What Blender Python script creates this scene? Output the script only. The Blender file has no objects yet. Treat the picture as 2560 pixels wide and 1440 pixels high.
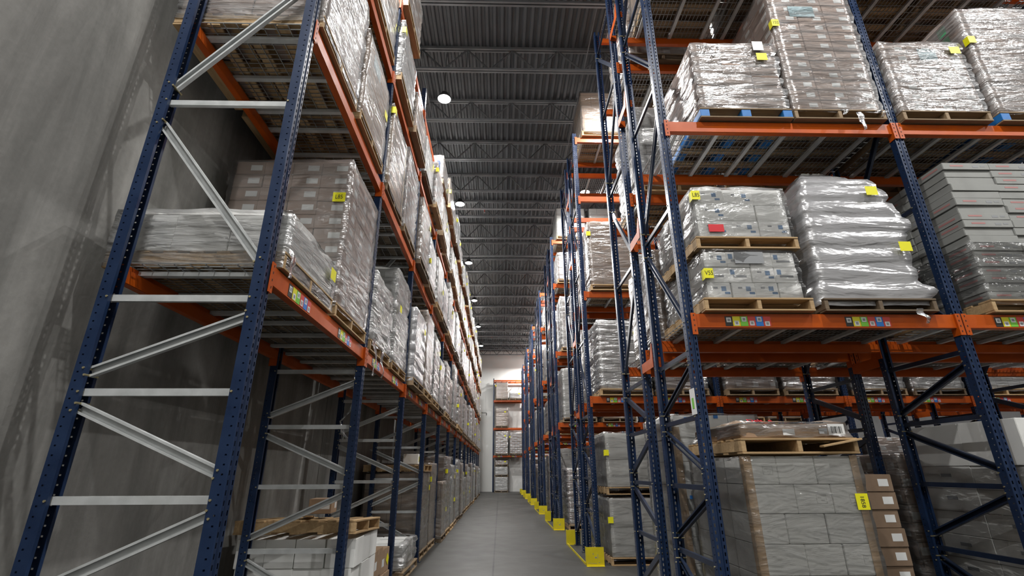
import bpy, bmesh, math, random
from mathutils import Vector, Matrix, noise
rnd = random.Random(7)
S = bpy.context.scene
COL = S.collection

# ------------------------------------------------------------------ camera, world, exposure
cam = bpy.data.cameras.new('camera'); cam_o = bpy.data.objects.new('camera', cam); COL.objects.link(cam_o)
F_PX, PITCH, YAW, ROLL, CAM_Z = 1223.03, 0.3578, 0.0251, -0.0042, 1.5404
cam.sensor_width = 36.0; cam.lens = 36.0 * F_PX / 2560.0
cam.clip_start = 0.05; cam.clip_end = 200
cam_o.matrix_world = (Matrix.Translation((0, 0, CAM_Z)) @ Matrix.Rotation(-YAW, 4, 'Z')
                      @ Matrix.Rotation(math.pi / 2 + PITCH, 4, 'X') @ Matrix.Rotation(ROLL, 4, 'Z'))
S.camera = cam_o
S.view_settings.view_transform = 'Standard'; S.view_settings.look = 'None'
S.view_settings.gamma = 1.0; S.view_settings.use_curve_mapping = False
S.view_settings.exposure = 0.2
W = bpy.data.worlds.new('world'); S.world = W; W.use_nodes = True
W.node_tree.nodes['Background'].inputs[0].default_value = (0.6, 0.65, 0.7, 1)
W.node_tree.nodes['Background'].inputs[1].default_value = 0.012
S.cycles.use_denoising = True
S.cycles.max_bounces = 8; S.cycles.transparent_max_bounces = 16
S.cycles.diffuse_bounces = 6; S.cycles.glossy_bounces = 3
S.cycles.caustics_reflective = False; S.cycles.caustics_refractive = False
S.cycles.sample_clamp_indirect = 4.0

LAMP_W = 320.0          # watts of each high-bay lamp
CEIL_Z, JOIST_B = 11.3, 10.59
WALL_L, WALL_R, WALL_F, WALL_B = -2.82, 21.0, 41.95, -7.0
LAMPS = [(-1.37, 9.45 + 4.95 * k) for k in range(-3, 6)] + \
        [(x, y) for y in (0.9, 8.1, 13.6, 18.9, 24.3, 29.7, 35.0) for x in ((4.2, 9.4, 14.6) if y < 2 else (2.7, 9.4))] + [(2.3, 40.2), (4.6, 40.2), (7.4, 40.2)]  # last three lamps are added out of view to brighten the end wall

# ------------------------------------------------------------------ materials
MATS = {}
def mat(name, color=(.5, .5, .5), rough=.6, metal=0.0, spec=.5):
    m = bpy.data.materials.new(name); m.use_nodes = True
    b = m.node_tree.nodes['Principled BSDF']
    b.inputs['Base Color'].default_value = (*color, 1); b.inputs['Roughness'].default_value = rough
    b.inputs['Metallic'].default_value = metal; b.inputs['Specular IOR Level'].default_value = spec
    m.diffuse_color = (*color, 1); MATS[name] = m
    return m
class N:
    """small helper around one node tree"""
    def __init__(s, m): s.m = m; s.t = m.node_tree; s.b = s.t.nodes.get('Principled BSDF')
    def n(s, typ, **kw):
        x = s.t.nodes.new(typ)
        for k, v in kw.items():
            if k in x.inputs.keys(): x.inputs[k].default_value = v
            else: setattr(x, k, v)
        return x
    def l(s, a, b): s.t.links.new(a, b)
    def coord(s, out='Object', scale=(1, 1, 1), rot=(0, 0, 0)):
        c = s.n('ShaderNodeTexCoord'); mp = s.n('ShaderNodeMapping'); s.l(c.outputs[out], mp.inputs[0])
        mp.inputs['Scale'].default_value = scale; mp.inputs['Rotation'].default_value = rot
        return mp.outputs[0]
    def noise(s, vec, scale, detail=4, rough=.55, dist=0):
        x = s.n('ShaderNodeTexNoise'); x.inputs['Scale'].default_value = scale; x.inputs['Detail'].default_value = detail
        x.inputs['Roughness'].default_value = rough; x.inputs['Distortion'].default_value = dist
        s.l(vec, x.inputs['Vector']); return x.outputs['Fac']
    def ramp(s, fac, stops):
        r = s.n('ShaderNodeValToRGB'); e = r.color_ramp.elements
        while len(e) < len(stops): e.new(.5)
        for q, (p, c) in zip(e, stops): q.position = p; q.color = (*c, 1) if len(c) == 3 else c
        s.l(fac, r.inputs[0]); return r.outputs[0]
    def mix(s, fac, a, b, mode='MIX'):
        x = s.n('ShaderNodeMix', data_type='RGBA', blend_type=mode)
        for i, v in ((0, fac), (6, a), (7, b)):
            if hasattr(v, 'is_linked') or hasattr(v, 'links'): s.l(v, x.inputs[i])
            else: x.inputs[i].default_value = v if i == 0 else (*v, 1)
        return x.outputs[2]
    def math(s, op, a, b=None):
        x = s.n('ShaderNodeMath', operation=op)
        for i, v in ((0, a), (1, b)):
            if v is None: continue
            if hasattr(v, 'links'): s.l(v, x.inputs[i])
            else: x.inputs[i].default_value = v
        return x.outputs[0]
    def bump(s, h, strength=.3, dist=.01):
        x = s.n('ShaderNodeBump'); x.inputs['Strength'].default_value = strength; x.inputs['Distance'].default_value = dist
        s.l(h, x.inputs['Height']); s.l(x.outputs[0], s.b.inputs['Normal'])
    def color(s, c): s.l(c, s.b.inputs['Base Color'])
    def rand(s): return s.n('ShaderNodeObjectInfo').outputs['Random']

def noisy(name, c1, c2, scale=3, rough=.6, metal=0, stretch=(1, 1, 1), bump=0, out='Object', detail=5, spec=.5, r2=None):
    m = mat(name, c1, rough, metal, spec); q = N(m)
    v = q.coord(out, stretch); f = q.noise(v, scale, detail)
    q.color(q.ramp(f, [(.3, c1), (.7, c2)]))
    if r2 is not None: q.l(q.ramp(f, [(.3, (rough,) * 3), (.7, (r2,) * 3)]), q.b.inputs['Roughness'])
    if bump: q.bump(f, bump)
    return m
# setting
def concrete_wall():
    m = mat('cast_concrete', (.3, .29, .27), .8); q = N(m)
    v = q.coord('Object'); big = q.noise(v, .55, 6, .6, .6)
    st = q.noise(q.coord('Object', (1, 1.6, .22)), 2.2, 5, .6, .4)
    fine = q.noise(v, 26, 3)
    c = q.ramp(big, [(.3, (.22, .217, .207)), (.52, (.34, .335, .32)), (.72, (.49, .485, .465))])
    c = q.mix(.7, c, q.ramp(st, [(.35, (.42, .42, .40)), (.65, (.95, .94, .92))]), 'MULTIPLY')  # concrete streaks, deepened to imitate light and shadow bands across the wall
    c = q.mix(.18, c, q.ramp(fine, [(.3, (.5, .5, .5)), (.7, (1, 1, 1))]), 'MULTIPLY')
    q.color(c); q.bump(q.math('ADD', st, q.math('MULTIPLY', fine, .25)), .25, .02)
concrete_wall()
def concrete_floor():
    m = mat('polished_concrete', (.3, .3, .28), .3, spec=.14); q = N(m)
    v = q.coord('Object'); a = q.noise(v, .5, 6, .6, .4); b = q.noise(v, 2.2, 3, .5)
    c = q.ramp(a, [(.3, (.034, .0335, .031)), (.7, (.052, .051, .047))])
    c = q.mix(.2, c, q.ramp(b, [(.35, (.75, .75, .75)), (.65, (1, 1, 1))]), 'MULTIPLY')
    br = q.n('ShaderNodeTexBrick', offset=0.0)
    br.inputs['Scale'].default_value = 1; br.inputs['Brick Width'].default_value = 4.2; br.inputs['Row Height'].default_value = 4.2
    br.inputs['Mortar Size'].default_value = .014; br.inputs['Mortar Smooth'].default_value = 0
    mp = q.coord('Object'); mp.node.inputs['Location'].default_value = (.1, .35, 0); q.l(mp, br.inputs[0])
    c = q.mix(br.outputs['Fac'], c, (.012, .012, .012)); q.color(c)
    q.l(q.ramp(b, [(.3, (.46,) * 3), (.7, (.54,) * 3)]), q.b.inputs['Roughness'])
concrete_floor()
noisy('roof_deck_paint', (.054, .061, .068), (.074, .082, .091), 2, .55)
noisy('joist_steel', (.12, .13, .14), (.17, .18, .19), 3, .5, .2)
noisy('joist_web', (.05, .055, .06), (.075, .08, .085), 3, .5)
noisy('white_wall_panel', (.76, .765, .74), (.84, .84, .81), .6, .45, stretch=(1, 1, .2))
noisy('dark_block_wall', (.14, .14, .14), (.19, .19, .19), 1, .8)
noisy('block_wall', (.62, .62, .60), (.70, .70, .68), 1, .8)
# rack
noisy('blue_paint', (.006, .018, .055), (.012, .030, .080), 5, .25, r2=.4, spec=.4)
noisy('dark_blue_paint', (.008, .014, .032), (.018, .03, .062), 5, .3)
noisy('orange_paint', (.52, .090, .004), (.42, .068, .004), 4, .32, r2=.5, spec=.35)
noisy('galvanised_steel', (.46, .48, .48), (.60, .62, .62), 9, .36, .2, r2=.5)
mat('deck_wire', (.36, .37, .37), .4, .7)
mat('bolt_zinc', (.55, .48, .28), .35, .8)
mat('hole_dark', (.012, .012, .014), .8)
# goods
def wood(name, c1, c2):
    m = mat(name, c1, .75); q = N(m)
    a = q.noise(q.coord('Object', (1.2, 14, 14)), 2.5, 6, .6, .8)
    r = q.rand(); c = q.ramp(a, [(.25, c1), (.75, c2)])
    q.color(q.mix(.35, c, q.ramp(r, [(0, (.6, .58, .55)), (1, (1, 1, 1))]), 'MULTIPLY')); q.bump(a, .2, .004)
wood('pine_wood', (.34, .215, .10), (.55, .385, .205))
wood('weathered_wood', (.20, .135, .075), (.36, .26, .155))
wood('dark_wood', (.095, .065, .04), (.19, .135, .08))
noisy('blue_pallet_paint', (.008, .11, .36), (.015, .17, .48), 6, .55)
def card(name, c1, c2, rough=.75):
    m = mat(name, c1, rough); q = N(m); v = q.coord('Object'); a = q.noise(v, 4, 4)
    c = q.ramp(a, [(.3, c1), (.7, c2)])
    q.color(q.mix(.22, c, q.ramp(q.rand(), [(0, (.72, .72, .72)), (1, (1, 1, 1))]), 'MULTIPLY'))
card('brown_cardboard', (.30, .20, .125), (.37, .25, .16))
card('pinkish_cardboard', (.33, .245, .20), (.40, .30, .25))
card('white_cardboard', (.76, .765, .74), (.84, .84, .815))
card('dull_cardboard', (.28, .285, .27), (.34, .345, .33))
card('pale_cardboard', (.55, .55, .52), (.63, .63, .60))
card('grey_cardboard', (.42, .42, .40), (.50, .50, .47))
card('dark_cardboard', (.17, .115, .075), (.23, .155, .10))
mat('label_paper', (.72, .73, .72), .5); mat('printed_grey', (.27, .28, .29), .6)
mat('tape_tan', (.40, .28, .17), .3); mat('red_print', (.42, .20, .19), .6); mat('red_sticker', (.62, .02, .03), .5)
mat('teal_label', (.34, .50, .54), .5); mat('blue_tape', (.03, .17, .5), .5); mat('green_strap', (.08, .36, .16), .45)
mat('marker_red', (.6, .01, .03), .6); mat('ink_black', (.02, .02, .02), .7); mat('ink_blue', (.15, .24, .38), .7)
mat('tag_yellow', (.80, .76, .01), .5)
mat('chip_yellow', (.75, .70, .03), .4); mat('chip_green', (.18, .55, .06), .4); mat('chip_red', (.62, .07, .06), .4)
mat('chip_blue', (.03, .20, .62), .4); mat('chip_black', (.03, .03, .03), .4)
noisy('guard_yellow', (.62, .50, .005), (.72, .60, .01), 5, .5)
mat('lamp_housing', (.02, .02, .022), .4); mat('lamp_reflector', (.6, .6, .6), .3, .6)
m = mat('lamp_lens', (1, 1, 1), .4); m.node_tree.nodes['Principled BSDF'].inputs['Emission Color'].default_value = (1, .98, .95, 1)
m.node_tree.nodes['Principled BSDF'].inputs['Emission Strength'].default_value = 14
mat('pipe_paint', (.20, .20, .21), .45); mat('sprinkler_red', (.40, .05, .03), .5); mat('black_cable', (.012, .012, .012), .6)
mat('switch_grey', (.25, .25, .25), .5)

def stack_mat(name, base, base2, cw, lh, label=None, lcol=(.62, .63, .62), seam=.35, off=.5):
    """surface of a stack of cartons: seams and pasted labels laid out in the UV (metres)"""
    m = mat(name, base, .7); q = N(m)
    uv = q.n('ShaderNodeUVMap').outputs[0]
    br = q.n('ShaderNodeTexBrick', offset=off)
    for k, v in (('Scale', 1), ('Brick Width', cw), ('Row Height', lh), ('Mortar Size', .004), ('Mortar Smooth', .3), ('Bias', 0.0)):
        br.inputs[k].default_value = v
    br.inputs['Color1'].default_value = (*base, 1); br.inputs['Color2'].default_value = (*base2, 1)
    br.inputs['Mortar'].default_value = (*[x * seam for x in base], 1)
    q.l(uv, br.inputs[0]); c = br.outputs['Color']
    if label:
        x0, x1, y0, y1 = label
        sp = q.n('ShaderNodeSeparateXYZ'); q.l(uv, sp.inputs[0])
        row = q.math('FLOOR', q.math('DIVIDE', sp.outputs[1], lh))
        sh = q.math('MULTIPLY', q.math('MODULO', row, 2.0), off)
        fu = q.math('FRACT', q.math('ADD', q.math('DIVIDE', sp.outputs[0], cw), sh)); fv = q.math('FRACT', q.math('DIVIDE', sp.outputs[1], lh))
        k = q.math('MULTIPLY', q.math('MULTIPLY', q.math('GREATER_THAN', fu, x0), q.math('LESS_THAN', fu, x1)),
                   q.math('MULTIPLY', q.math('GREATER_THAN', fv, y0), q.math('LESS_THAN', fv, y1)))
        c = q.mix(k, c, lcol)
    q.color(q.mix(.25, c, q.ramp(q.rand(), [(0, (.62, .62, .62)), (1, (1, 1, 1))]), 'MULTIPLY'))
stack_mat('stack_brown', (.31, .225, .17), (.36, .265, .205), .34, .17, (.58, .88, .28, .72))
stack_mat('stack_pink', (.33, .25, .21), (.39, .30, .26), .40, .14, (.1, .4, .3, .8))
stack_mat('stack_tan', (.29, .20, .135), (.33, .235, .16), .5, .36)
stack_mat('stack_white', (.58, .58, .56), (.66, .66, .63), .34, .25, (.12, .34, .35, .62), (.38, .40, .42))
stack_mat('stack_grey', (.44, .44, .43), (.50, .50, .48), .24, .16, (.6, .9, .2, .5), (.6, .6, .6))
stack_mat('stack_plain_white', (.60, .60, .57), (.64, .64, .61), .55, .42)

def film(name, lo, hi, stretch, rough=.16, tint=(.8, .81, .82), bump=.6, gloss=.16):
    """stretch film: clear plastic, a milky share that grows in the creases, and a glossy skin"""
    m = mat(name, tint, .5); q = N(m); t = m.node_tree
    v = q.coord('Object', stretch)
    a = q.noise(v, 3.2, 4, .55, 1.0); b2 = q.noise(q.coord('Object', (stretch[0] * 2.2, stretch[1] * 2.2, stretch[2] * 1.6), (.25, .2, .5)), 4, 3, .5, .6)
    h = q.math('ADD', a, q.math('MULTIPLY', b2, .5)); bp = q.n('ShaderNodeBump'); bp.inputs['Strength'].default_value = bump; bp.inputs['Distance'].default_value = .06
    q.l(h, bp.inputs['Height'])
    tr = q.n('ShaderNodeBsdfTransparent'); df = q.n('ShaderNodeBsdfDiffuse'); gl = q.n('ShaderNodeBsdfGlossy')
    df.inputs['Color'].default_value = (*tint, 1); q.l(bp.outputs[0], df.inputs['Normal'])
    gl.inputs['Color'].default_value = (1, 1, 1, 1); gl.inputs['Roughness'].default_value = rough; q.l(bp.outputs[0], gl.inputs['Normal'])
    m1 = q.n('ShaderNodeMixShader'); m2 = q.n('ShaderNodeMixShader')
    q.l(q.ramp(a, [(.36, (lo,) * 3), (.70, (hi,) * 3)]), m1.inputs[0]); q.l(tr.outputs[0], m1.inputs[1]); q.l(df.outputs[0], m1.inputs[2])
    lw = q.n('ShaderNodeLayerWeight'); lw.inputs['Blend'].default_value = .25; q.l(bp.outputs[0], lw.inputs['Normal'])
    q.l(q.math('ADD', q.math('MULTIPLY', lw.outputs['Fresnel'], .8), gloss), m2.inputs[0]); q.l(m1.outputs[0], m2.inputs[1]); q.l(gl.outputs[0], m2.inputs[2])
    q.l(m2.outputs[0], t.nodes['Material Output'].inputs[0]); t.nodes.remove(q.b)
film('clear_film', .02, .16, (.45, .45, 2.6), .26, gloss=.09, bump=.5)
film('milky_film', .04, .28, (.4, .4, 3.2), .24, gloss=.15, bump=.8)
film('thick_film', .78, .97, (.35, .35, 2.0), .26, (.36, .36, .37), .42, gloss=.2)
film('thin_film', .0, .06, (.6, .6, 2.4), .2, gloss=.035, bump=.5)
film('tail_film', .12, .4, (3, 3, 1), .15, gloss=.2)
M = MATS

# ------------------------------------------------------------------ mesh helpers
class MB:
    def __init__(s): s.v = []; s.f = []; s.m = []; s.mats = []; s.uv = {}; s.smooth = False
    def mi(s, name):
        if name not in s.mats: s.mats.append(name)
        return s.mats.index(name)
    def quad(s, pts, m): 
        i = len(s.v); s.v += [tuple(p) for p in pts]; s.f.append(tuple(range(i, i + len(pts)))); s.m.append(s.mi(m))
    def box(s, a, b, m, T=None):
        (x0, y0, z0), (x1, y1, z1) = a, b
        P = [(x0, y0, z0), (x1, y0, z0), (x1, y1, z0), (x0, y1, z0), (x0, y0, z1), (x1, y0, z1), (x1, y1, z1), (x0, y1, z1)]
        if T is not None: P = [tuple(T @ Vector(p)) for p in P]
        i = len(s.v); s.v += P; k = s.mi(m)
        for q in ((0, 3, 2, 1), (4, 5, 6, 7), (0, 1, 5, 4), (1, 2, 6, 5), (2, 3, 7, 6), (3, 0, 4, 7)):
            s.f.append(tuple(i + j for j in q)); s.m.append(k)
    def prism(s, prof, axis_pts, m, cap=True):
        """sweep closed profile prof [(a,b)] between two frames axis_pts [(origin, A, B)]"""
        i = len(s.v); n = len(prof); k = s.mi(m)
        for (o, A, B) in axis_pts: s.v += [tuple(Vector(o) + Vector(A) * p[0] + Vector(B) * p[1]) for p in prof]
        for r in range(len(axis_pts) - 1):
            for j in range(n):
                s.f.append((i + r * n + j, i + r * n + (j + 1) % n, i + (r + 1) * n + (j + 1) % n, i + (r + 1) * n + j)); s.m.append(k)
        if cap:
            s.f.append(tuple(i + j for j in reversed(range(n)))); s.m.append(k)
            e = i + (len(axis_pts) - 1) * n; s.f.append(tuple(e + j for j in range(n))); s.m.append(k)
    def tube(s, pts, r, m, n=6):
        pts = [Vector(p) for p in pts]; fr = []
        for j, p in enumerate(pts):
            d = (pts[min(j + 1, len(pts) - 1)] - pts[max(j - 1, 0)]).normalized()
            up = Vector((0, 0, 1)) if abs(d.z) < .9 else Vector((0, 1, 0))
            A = d.cross(up).normalized(); fr.append((p, A, d.cross(A)))
        s.prism([(r * math.cos(2 * math.pi * j / n), r * math.sin(2 * math.pi * j / n)) for j in range(n)], fr, m)
    def lathe(s, prof, m, n=20, c=(0, 0)):
        i = len(s.v); k = s.mi(m)
        for (r, z) in prof:
            s.v += [(c[0] + r * math.cos(2 * math.pi * j / n), c[1] + r * math.sin(2 * math.pi * j / n), z) for j in range(n)]
        for r in range(len(prof) - 1):
            for j in range(n):
                s.f.append((i + r * n + j, i + r * n + (j + 1) % n, i + (r + 1) * n + (j + 1) % n, i + (r + 1) * n + j)); s.m.append(k)
    def mesh(s, name, bevel=0, weld=False):
        me = bpy.data.meshes.new(name); me.from_pydata(s.v, [], s.f)
        for n_ in s.mats: me.materials.append(M[n_])
        me.polygons.foreach_set('material_index', s.m)
        if s.uv:
            u = me.uv_layers.new(name='UVMap')
            for pi, co in s.uv.items():
                for li, c in zip(me.polygons[pi].loop_indices, co): u.data[li].uv = c
        if bevel or weld:
            bm = bmesh.new(); bm.from_mesh(me)
            if weld: bmesh.ops.remove_doubles(bm, verts=bm.verts, dist=1e-5)
            if bevel:
                bmesh.ops.bevel(bm, geom=list(bm.edges), offset=bevel, segments=2, affect='EDGES', clamp_overlap=True)
            bm.to_mesh(me); bm.free()
        if s.smooth: me.polygons.foreach_set('use_smooth', [True] * len(me.polygons))
        me.update(); return me
def ob(name, me, parent=None, loc=(0, 0, 0), rot=(0, 0, 0), scale=None):
    o = bpy.data.objects.new(name, me); COL.objects.link(o)
    if parent is not None: o.parent = parent
    o.location = loc; o.rotation_euler = rot
    if scale: o.scale = scale
    return o
def tag(o, label, cat, group=None, kind=None):
    o['label'] = label; o['category'] = cat
    if group: o['group'] = group
    if kind: o['kind'] = kind
    return o
def struct(name, me, loc=(0, 0, 0), label=None):
    o = ob(name, me, None, loc); o['kind'] = 'structure'
    if label: o['label'] = label
    return o
def copy_tree(o, parent=None):
    c = o.copy(); COL.objects.link(c); c.parent = parent
    for ch in list(o.children): copy_tree(ch, c)
    return c
def text(name, s, size, parent, loc, rot, m, squash=1.0):
    cu = bpy.data.curves.new(name, 'FONT'); cu.body = s; cu.size = size; cu.align_x = 'CENTER'; cu.align_y = 'CENTER'
    cu.extrude = .0006; tmp = bpy.data.objects.new('tmp', cu); COL.objects.link(tmp)
    me = bpy.data.meshes.new_from_object(tmp.evaluated_get(bpy.context.evaluated_depsgraph_get()))
    bpy.data.objects.remove(tmp); bpy.data.curves.remove(cu); me.materials.clear(); me.materials.append(M[m])
    return ob(name, me, parent, loc, rot, (squash, 1, 1))
R90 = math.pi / 2

# ------------------------------------------------------------------ the setting
b = MB(); b.box((WALL_L, WALL_B, -.2), (WALL_R, WALL_F, 0), 'polished_concrete'); struct('floor', b.mesh('floor'))
b = MB()
y = WALL_B
while y < WALL_F - .1:                                     # tilt-up panels, the joint is a real groove
    y2 = min(y + 7.6, WALL_F)
    b.box((WALL_L - .25, y + .01, -.2), (WALL_L, y2 - .01, CEIL_Z + .3), 'cast_concrete'); y = y2
b.box((WALL_L - .3, WALL_B, -.2), (WALL_L - .03, WALL_F, CEIL_Z + .3), 'cast_concrete')
struct('wall_left', b.mesh('wall_left'))
b = MB(); x = WALL_L
while x < WALL_R:
    b.box((x + .006, WALL_F, -.2), (x + 1.07 - .006, WALL_F + .12, CEIL_Z + .3), 'white_wall_panel')
    for k in range(1, 6): b.box((x + k * .178 - .012, WALL_F - .004, 0), (x + k * .178 + .012, WALL_F, CEIL_Z), 'white_wall_panel')
    x += 1.07
b.box((WALL_L, WALL_F + .02, -.2), (WALL_R, WALL_F + .2, CEIL_Z + .3), 'white_wall_panel')
struct('wall_end', b.mesh('wall_end'))
b = MB(); b.box((WALL_R, WALL_B, -.2), (WALL_R + .2, WALL_F, CEIL_Z + .3), 'dark_block_wall'); struct('wall_right', b.mesh('wall_right'))
b = MB(); b.box((WALL_L, WALL_B - .2, -.2), (WALL_R, WALL_B, CEIL_Z + .3), 'block_wall'); struct('wall_back', b.mesh('wall_back'))
b = MB(); prof = []; x = WALL_L                            # fluted roof deck, flutes along the aisle
while x < WALL_R:
    prof += [(x, CEIL_Z), (x + .06, CEIL_Z), (x + .085, CEIL_Z + .055), (x + .15, CEIL_Z + .055)]; x += .175
prof += [(WALL_R, CEIL_Z + .2), (WALL_L, CEIL_Z + .2)]
b.prism(prof, [((0, WALL_B, 0), (1, 0, 0), (0, 0, 1)), ((0, WALL_F, 0), (1, 0, 0), (0, 0, 1))], 'roof_deck_paint', cap=False)
struct('ceiling', b.mesh('ceiling'))
def joist_mesh():
    b = MB(); x0, x1 = WALL_L, WALL_R; zt, zb = CEIL_Z, JOIST_B
    for z0, z1 in ((zt - .07, zt), (zb, zb + .05)):
        for dy in (-.06, .015): b.box((x0, dy, z0), (x1, dy + .045, z1), 'joist_steel')
    x = x0 + .3; k = 0; st = .56
    while x + st < x1:
        a, c = (zt - .05, zb + .03) if k % 2 else (zb + .03, zt - .05)
        b.tube([(x, 0, a), (x + st, 0, c)], .021, 'joist_web', 6)
        if k % 2 == 0: b.tube([(x + st, 0, zt - .05), (x + st, 0, zb + .03)], .013, 'joist_web', 5)
        x += st; k += 1
    return b.mesh('joist')
jm = joist_mesh()
for k in range(-7, 19): struct('roof_joist', jm, (0, 7.43 + 1.8176 * k, 0))
bm_ = MB()
bm_.tube([(0, WALL_B, 0), (0, WALL_F, 0)], .012, 'joist_steel', 5); brm = bm_.mesh('bridging')
for x in (-1.9, 2.0, 6.0, 10.0, 14.0, 18.0):
    struct('joist_bridging', brm, (x, 0, JOIST_B + .06))

# sprinkler lines, ceiling sensors
def pipe_run(y, z, label):
    t = tag(ob('sprinkler_pipe', None, None, (0, y, z)), label, 'pipe', 'sprinkler pipes under the roof')
    b = MB(); b.tube([(WALL_L + .05, 0, 0), (WALL_R - .05, 0, 0)], .035, 'pipe_paint', 10); ob('pipe_main', b.mesh('pipe_main'), t)
    b = MB(); b.tube([(0, 0, -.03), (0, 0, -.12)], .012, 'sprinkler_red', 8); b.lathe([(.004, -.155), (.035, -.15), (.035, -.145), (.012, -.12)], 'pipe_paint', 10)
    hm = b.mesh('sprinkler_head')
    for k in range(5): ob('sprinkler_head', hm, t, (-.6 + 3.1 * k, 0, 0))
for y, lab in ((6.75, 'grey sprinkler pipe across the ceiling nearest the camera'), (15.8, 'grey sprinkler pipe across the ceiling beyond the bright second lamp'),
               (33.9, 'grey sprinkler pipe across the ceiling close to the white end wall')):
    pipe_run(y, JOIST_B - .06, lab)

# ------------------------------------------------------------------ lamps
def lamp_meshes():
    b = MB(); b.lathe([(.0, .18), (.05, .18), (.08, .15), (.085, .08), (.15, .04), (.162, .0), (.155, -.018)], 'lamp_housing', 28); h = b.mesh('housing')
    b = MB(); b.lathe([(.155, -.018), (.125, .002), (.12, .01)], 'lamp_reflector', 28); r = b.mesh('reflector')
    b = MB(); b.lathe([(.122, .004), (.115, -.028), (.085, -.046), (.045, -.054), (.0, -.056)], 'lamp_lens', 28); l = b.mesh('lens')
    b = MB(); b.tube([(0, 0, .2), (0, 0, CEIL_Z - 9.93 + .03)], .008, 'black_cable', 6); c = b.mesh('cable')
    return h, r, l, c
LM = lamp_meshes()
lamp_data = bpy.data.lights.new('lamp_light', 'AREA'); lamp_data.shape = 'DISK'; lamp_data.size = .22; lamp_data.energy = LAMP_W
lamp_data.color = (1, .985, .965)
glow_data = bpy.data.lights.new('lens_glow', 'POINT'); glow_data.energy = LAMP_W * .10; glow_data.shadow_soft_size = .06; glow_data.color = (1, .98, .96)
for i, (x, y) in enumerate(LAMPS):
    ahead = x < 0 and y > 8
    k = round((y - 9.45) / 4.95)
    near = ('nearest', 'second', 'third', 'fourth', 'fifth', 'farthest')
    lab = (near[k] + ' round high-bay lamp hanging over the main aisle') if ahead else 'unseen round high-bay lamp over a rack row aisle'
    t = tag(ob('high_bay_lamp', None, None, (x, y, 9.93)), lab, 'lamp', 'high-bay lamps over the main aisle' if ahead else 'high-bay lamps out of the picture')
    for n_, me in zip(('housing', 'reflector', 'lens', 'suspension_cable'), LM): ob(n_, me, t)
    lo = bpy.data.objects.new('lamp_light', lamp_data); COL.objects.link(lo); lo.parent = t; lo.location = (0, 0, -.062)
    lo = bpy.data.objects.new('lens_glow', glow_data); COL.objects.link(lo); lo.parent = t; lo.location = (0, 0, -.13)

# ------------------------------------------------------------------ pallet racking
POST_W, POST_D = .092, .076
def post_mesh(H):
    """roll-formed upright: slotted front web (facing -y), two flanges, open towards +y"""
    b = MB(); hw, hd = POST_W / 2, POST_D / 2
    # path across the section: (x, y, slot?) strips
    P = [(-hw + .022, hd), (-hw, hd), (-hw, -.004), (-hw, -.015), (-hw, -hd + .004), (-hw + .004, -hd), (-hw + .013, -hd), (-hw + .025, -hd), (-.013, -hd), (-.007, -hd + .008),
         (.007, -hd + .008), (.013, -hd), (hw - .025, -hd), (hw - .013, -hd), (hw - .004, -hd), (hw, -hd + .004), (hw, -.015), (hw, -.004), (hw, hd), (hw - .022, hd)]
    slot = {2: .009, 6: .026, 12: .026, 16: .009}
    z = 0.0; pitch = .0508; n = int(H / pitch); rows = []
    for k in range(n): rows.append((k * pitch, (k + 1) * pitch))
    for j in range(len(P) - 1):
        (xa, ya), (xb, yb) = P[j], P[j + 1]
        if j not in slot: b.quad([(xa, ya, 0), (xb, yb, 0), (xb, yb, n * pitch), (xa, ya, n * pitch)], 'blue_paint')
        else:
            h = slot[j]
            for (z0, z1) in rows:
                b.quad([(xa, ya, z0 + h), (xb, yb, z0 + h), (xb, yb, z1), (xa, ya, z1)], 'blue_paint')
    return b.mesh('post')
POSTS = {}
def post(H):
    if H not in POSTS: POSTS[H] = post_mesh(H)
    return POSTS[H]
BR = {}
def brace_mesh(dv, dz, mt, diag):
    """channel from (0,0) to (dv,dz) in the frame plane (y,z); open side towards -x"""
    key = (round(dv, 3), round(dz, 3), mt, diag)
    if key in BR: return BR[key]
    b = MB(); d = Vector((0, dv, dz)); L = d.length; d.normalize(); n = Vector((0, -d.z, d.y)); X = Vector((1, 0, 0))
    w, t, lip, e = (.030, .030, .013, .0025) if diag else (.021, .028, .0, .0025)
    if diag: prof = [(-w, -t / 2), (-w + lip, -t / 2), (-w + lip, -t / 2 + e), (-w + e, -t / 2 + e), (-w + e, t / 2 - e), (w - e, t / 2 - e), (w - e, -t / 2 + e), (w - lip, -t / 2 + e), (w - lip, -t / 2), (w, -t / 2), (w, t / 2), (-w, t / 2)]
    else: prof = [(-w, -t / 2), (w, -t / 2), (w, t / 2), (-w, t / 2)]
    b.prism(prof, [((0, 0, 0), n, X), (d * L, n, X)], mt)
    for e_ in ((0, 0, 0), d * L):
        for s in ((-.022, .022) if diag else (0,)):
            c = Vector(e_) + n * s
            b.tube([c + X * -.052, c + X * .052], .007, 'bolt_zinc', 6)
    BR[key] = b.mesh('brace'); return BR[key]
def foot_mesh():
    b = MB(); b.box((-.075, -.09, 0), (.075, .07, .008), 'dark_blue_paint'); b.tube([(-.045, -.07, 0), (-.045, -.07, .03)], .01, 'bolt_zinc', 6); b.tube([(.045, -.07, 0), (.045, -.07, .03)], .01, 'bolt_zinc', 6)
    return b.mesh('foot')
FOOT = foot_mesh()
HS = [.83, 1.40, 1.975, 2.55, 4.05, 5.60, 7.15, 8.55]
DS = [(.30, .74), (1.33, .95), (1.53, 1.89), (2.44, 2.09), (2.80, 3.86), (5.30, 4.19), (5.85, 7.00), (8.40, 7.33)]   # z at the front post, z at the back post
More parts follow.
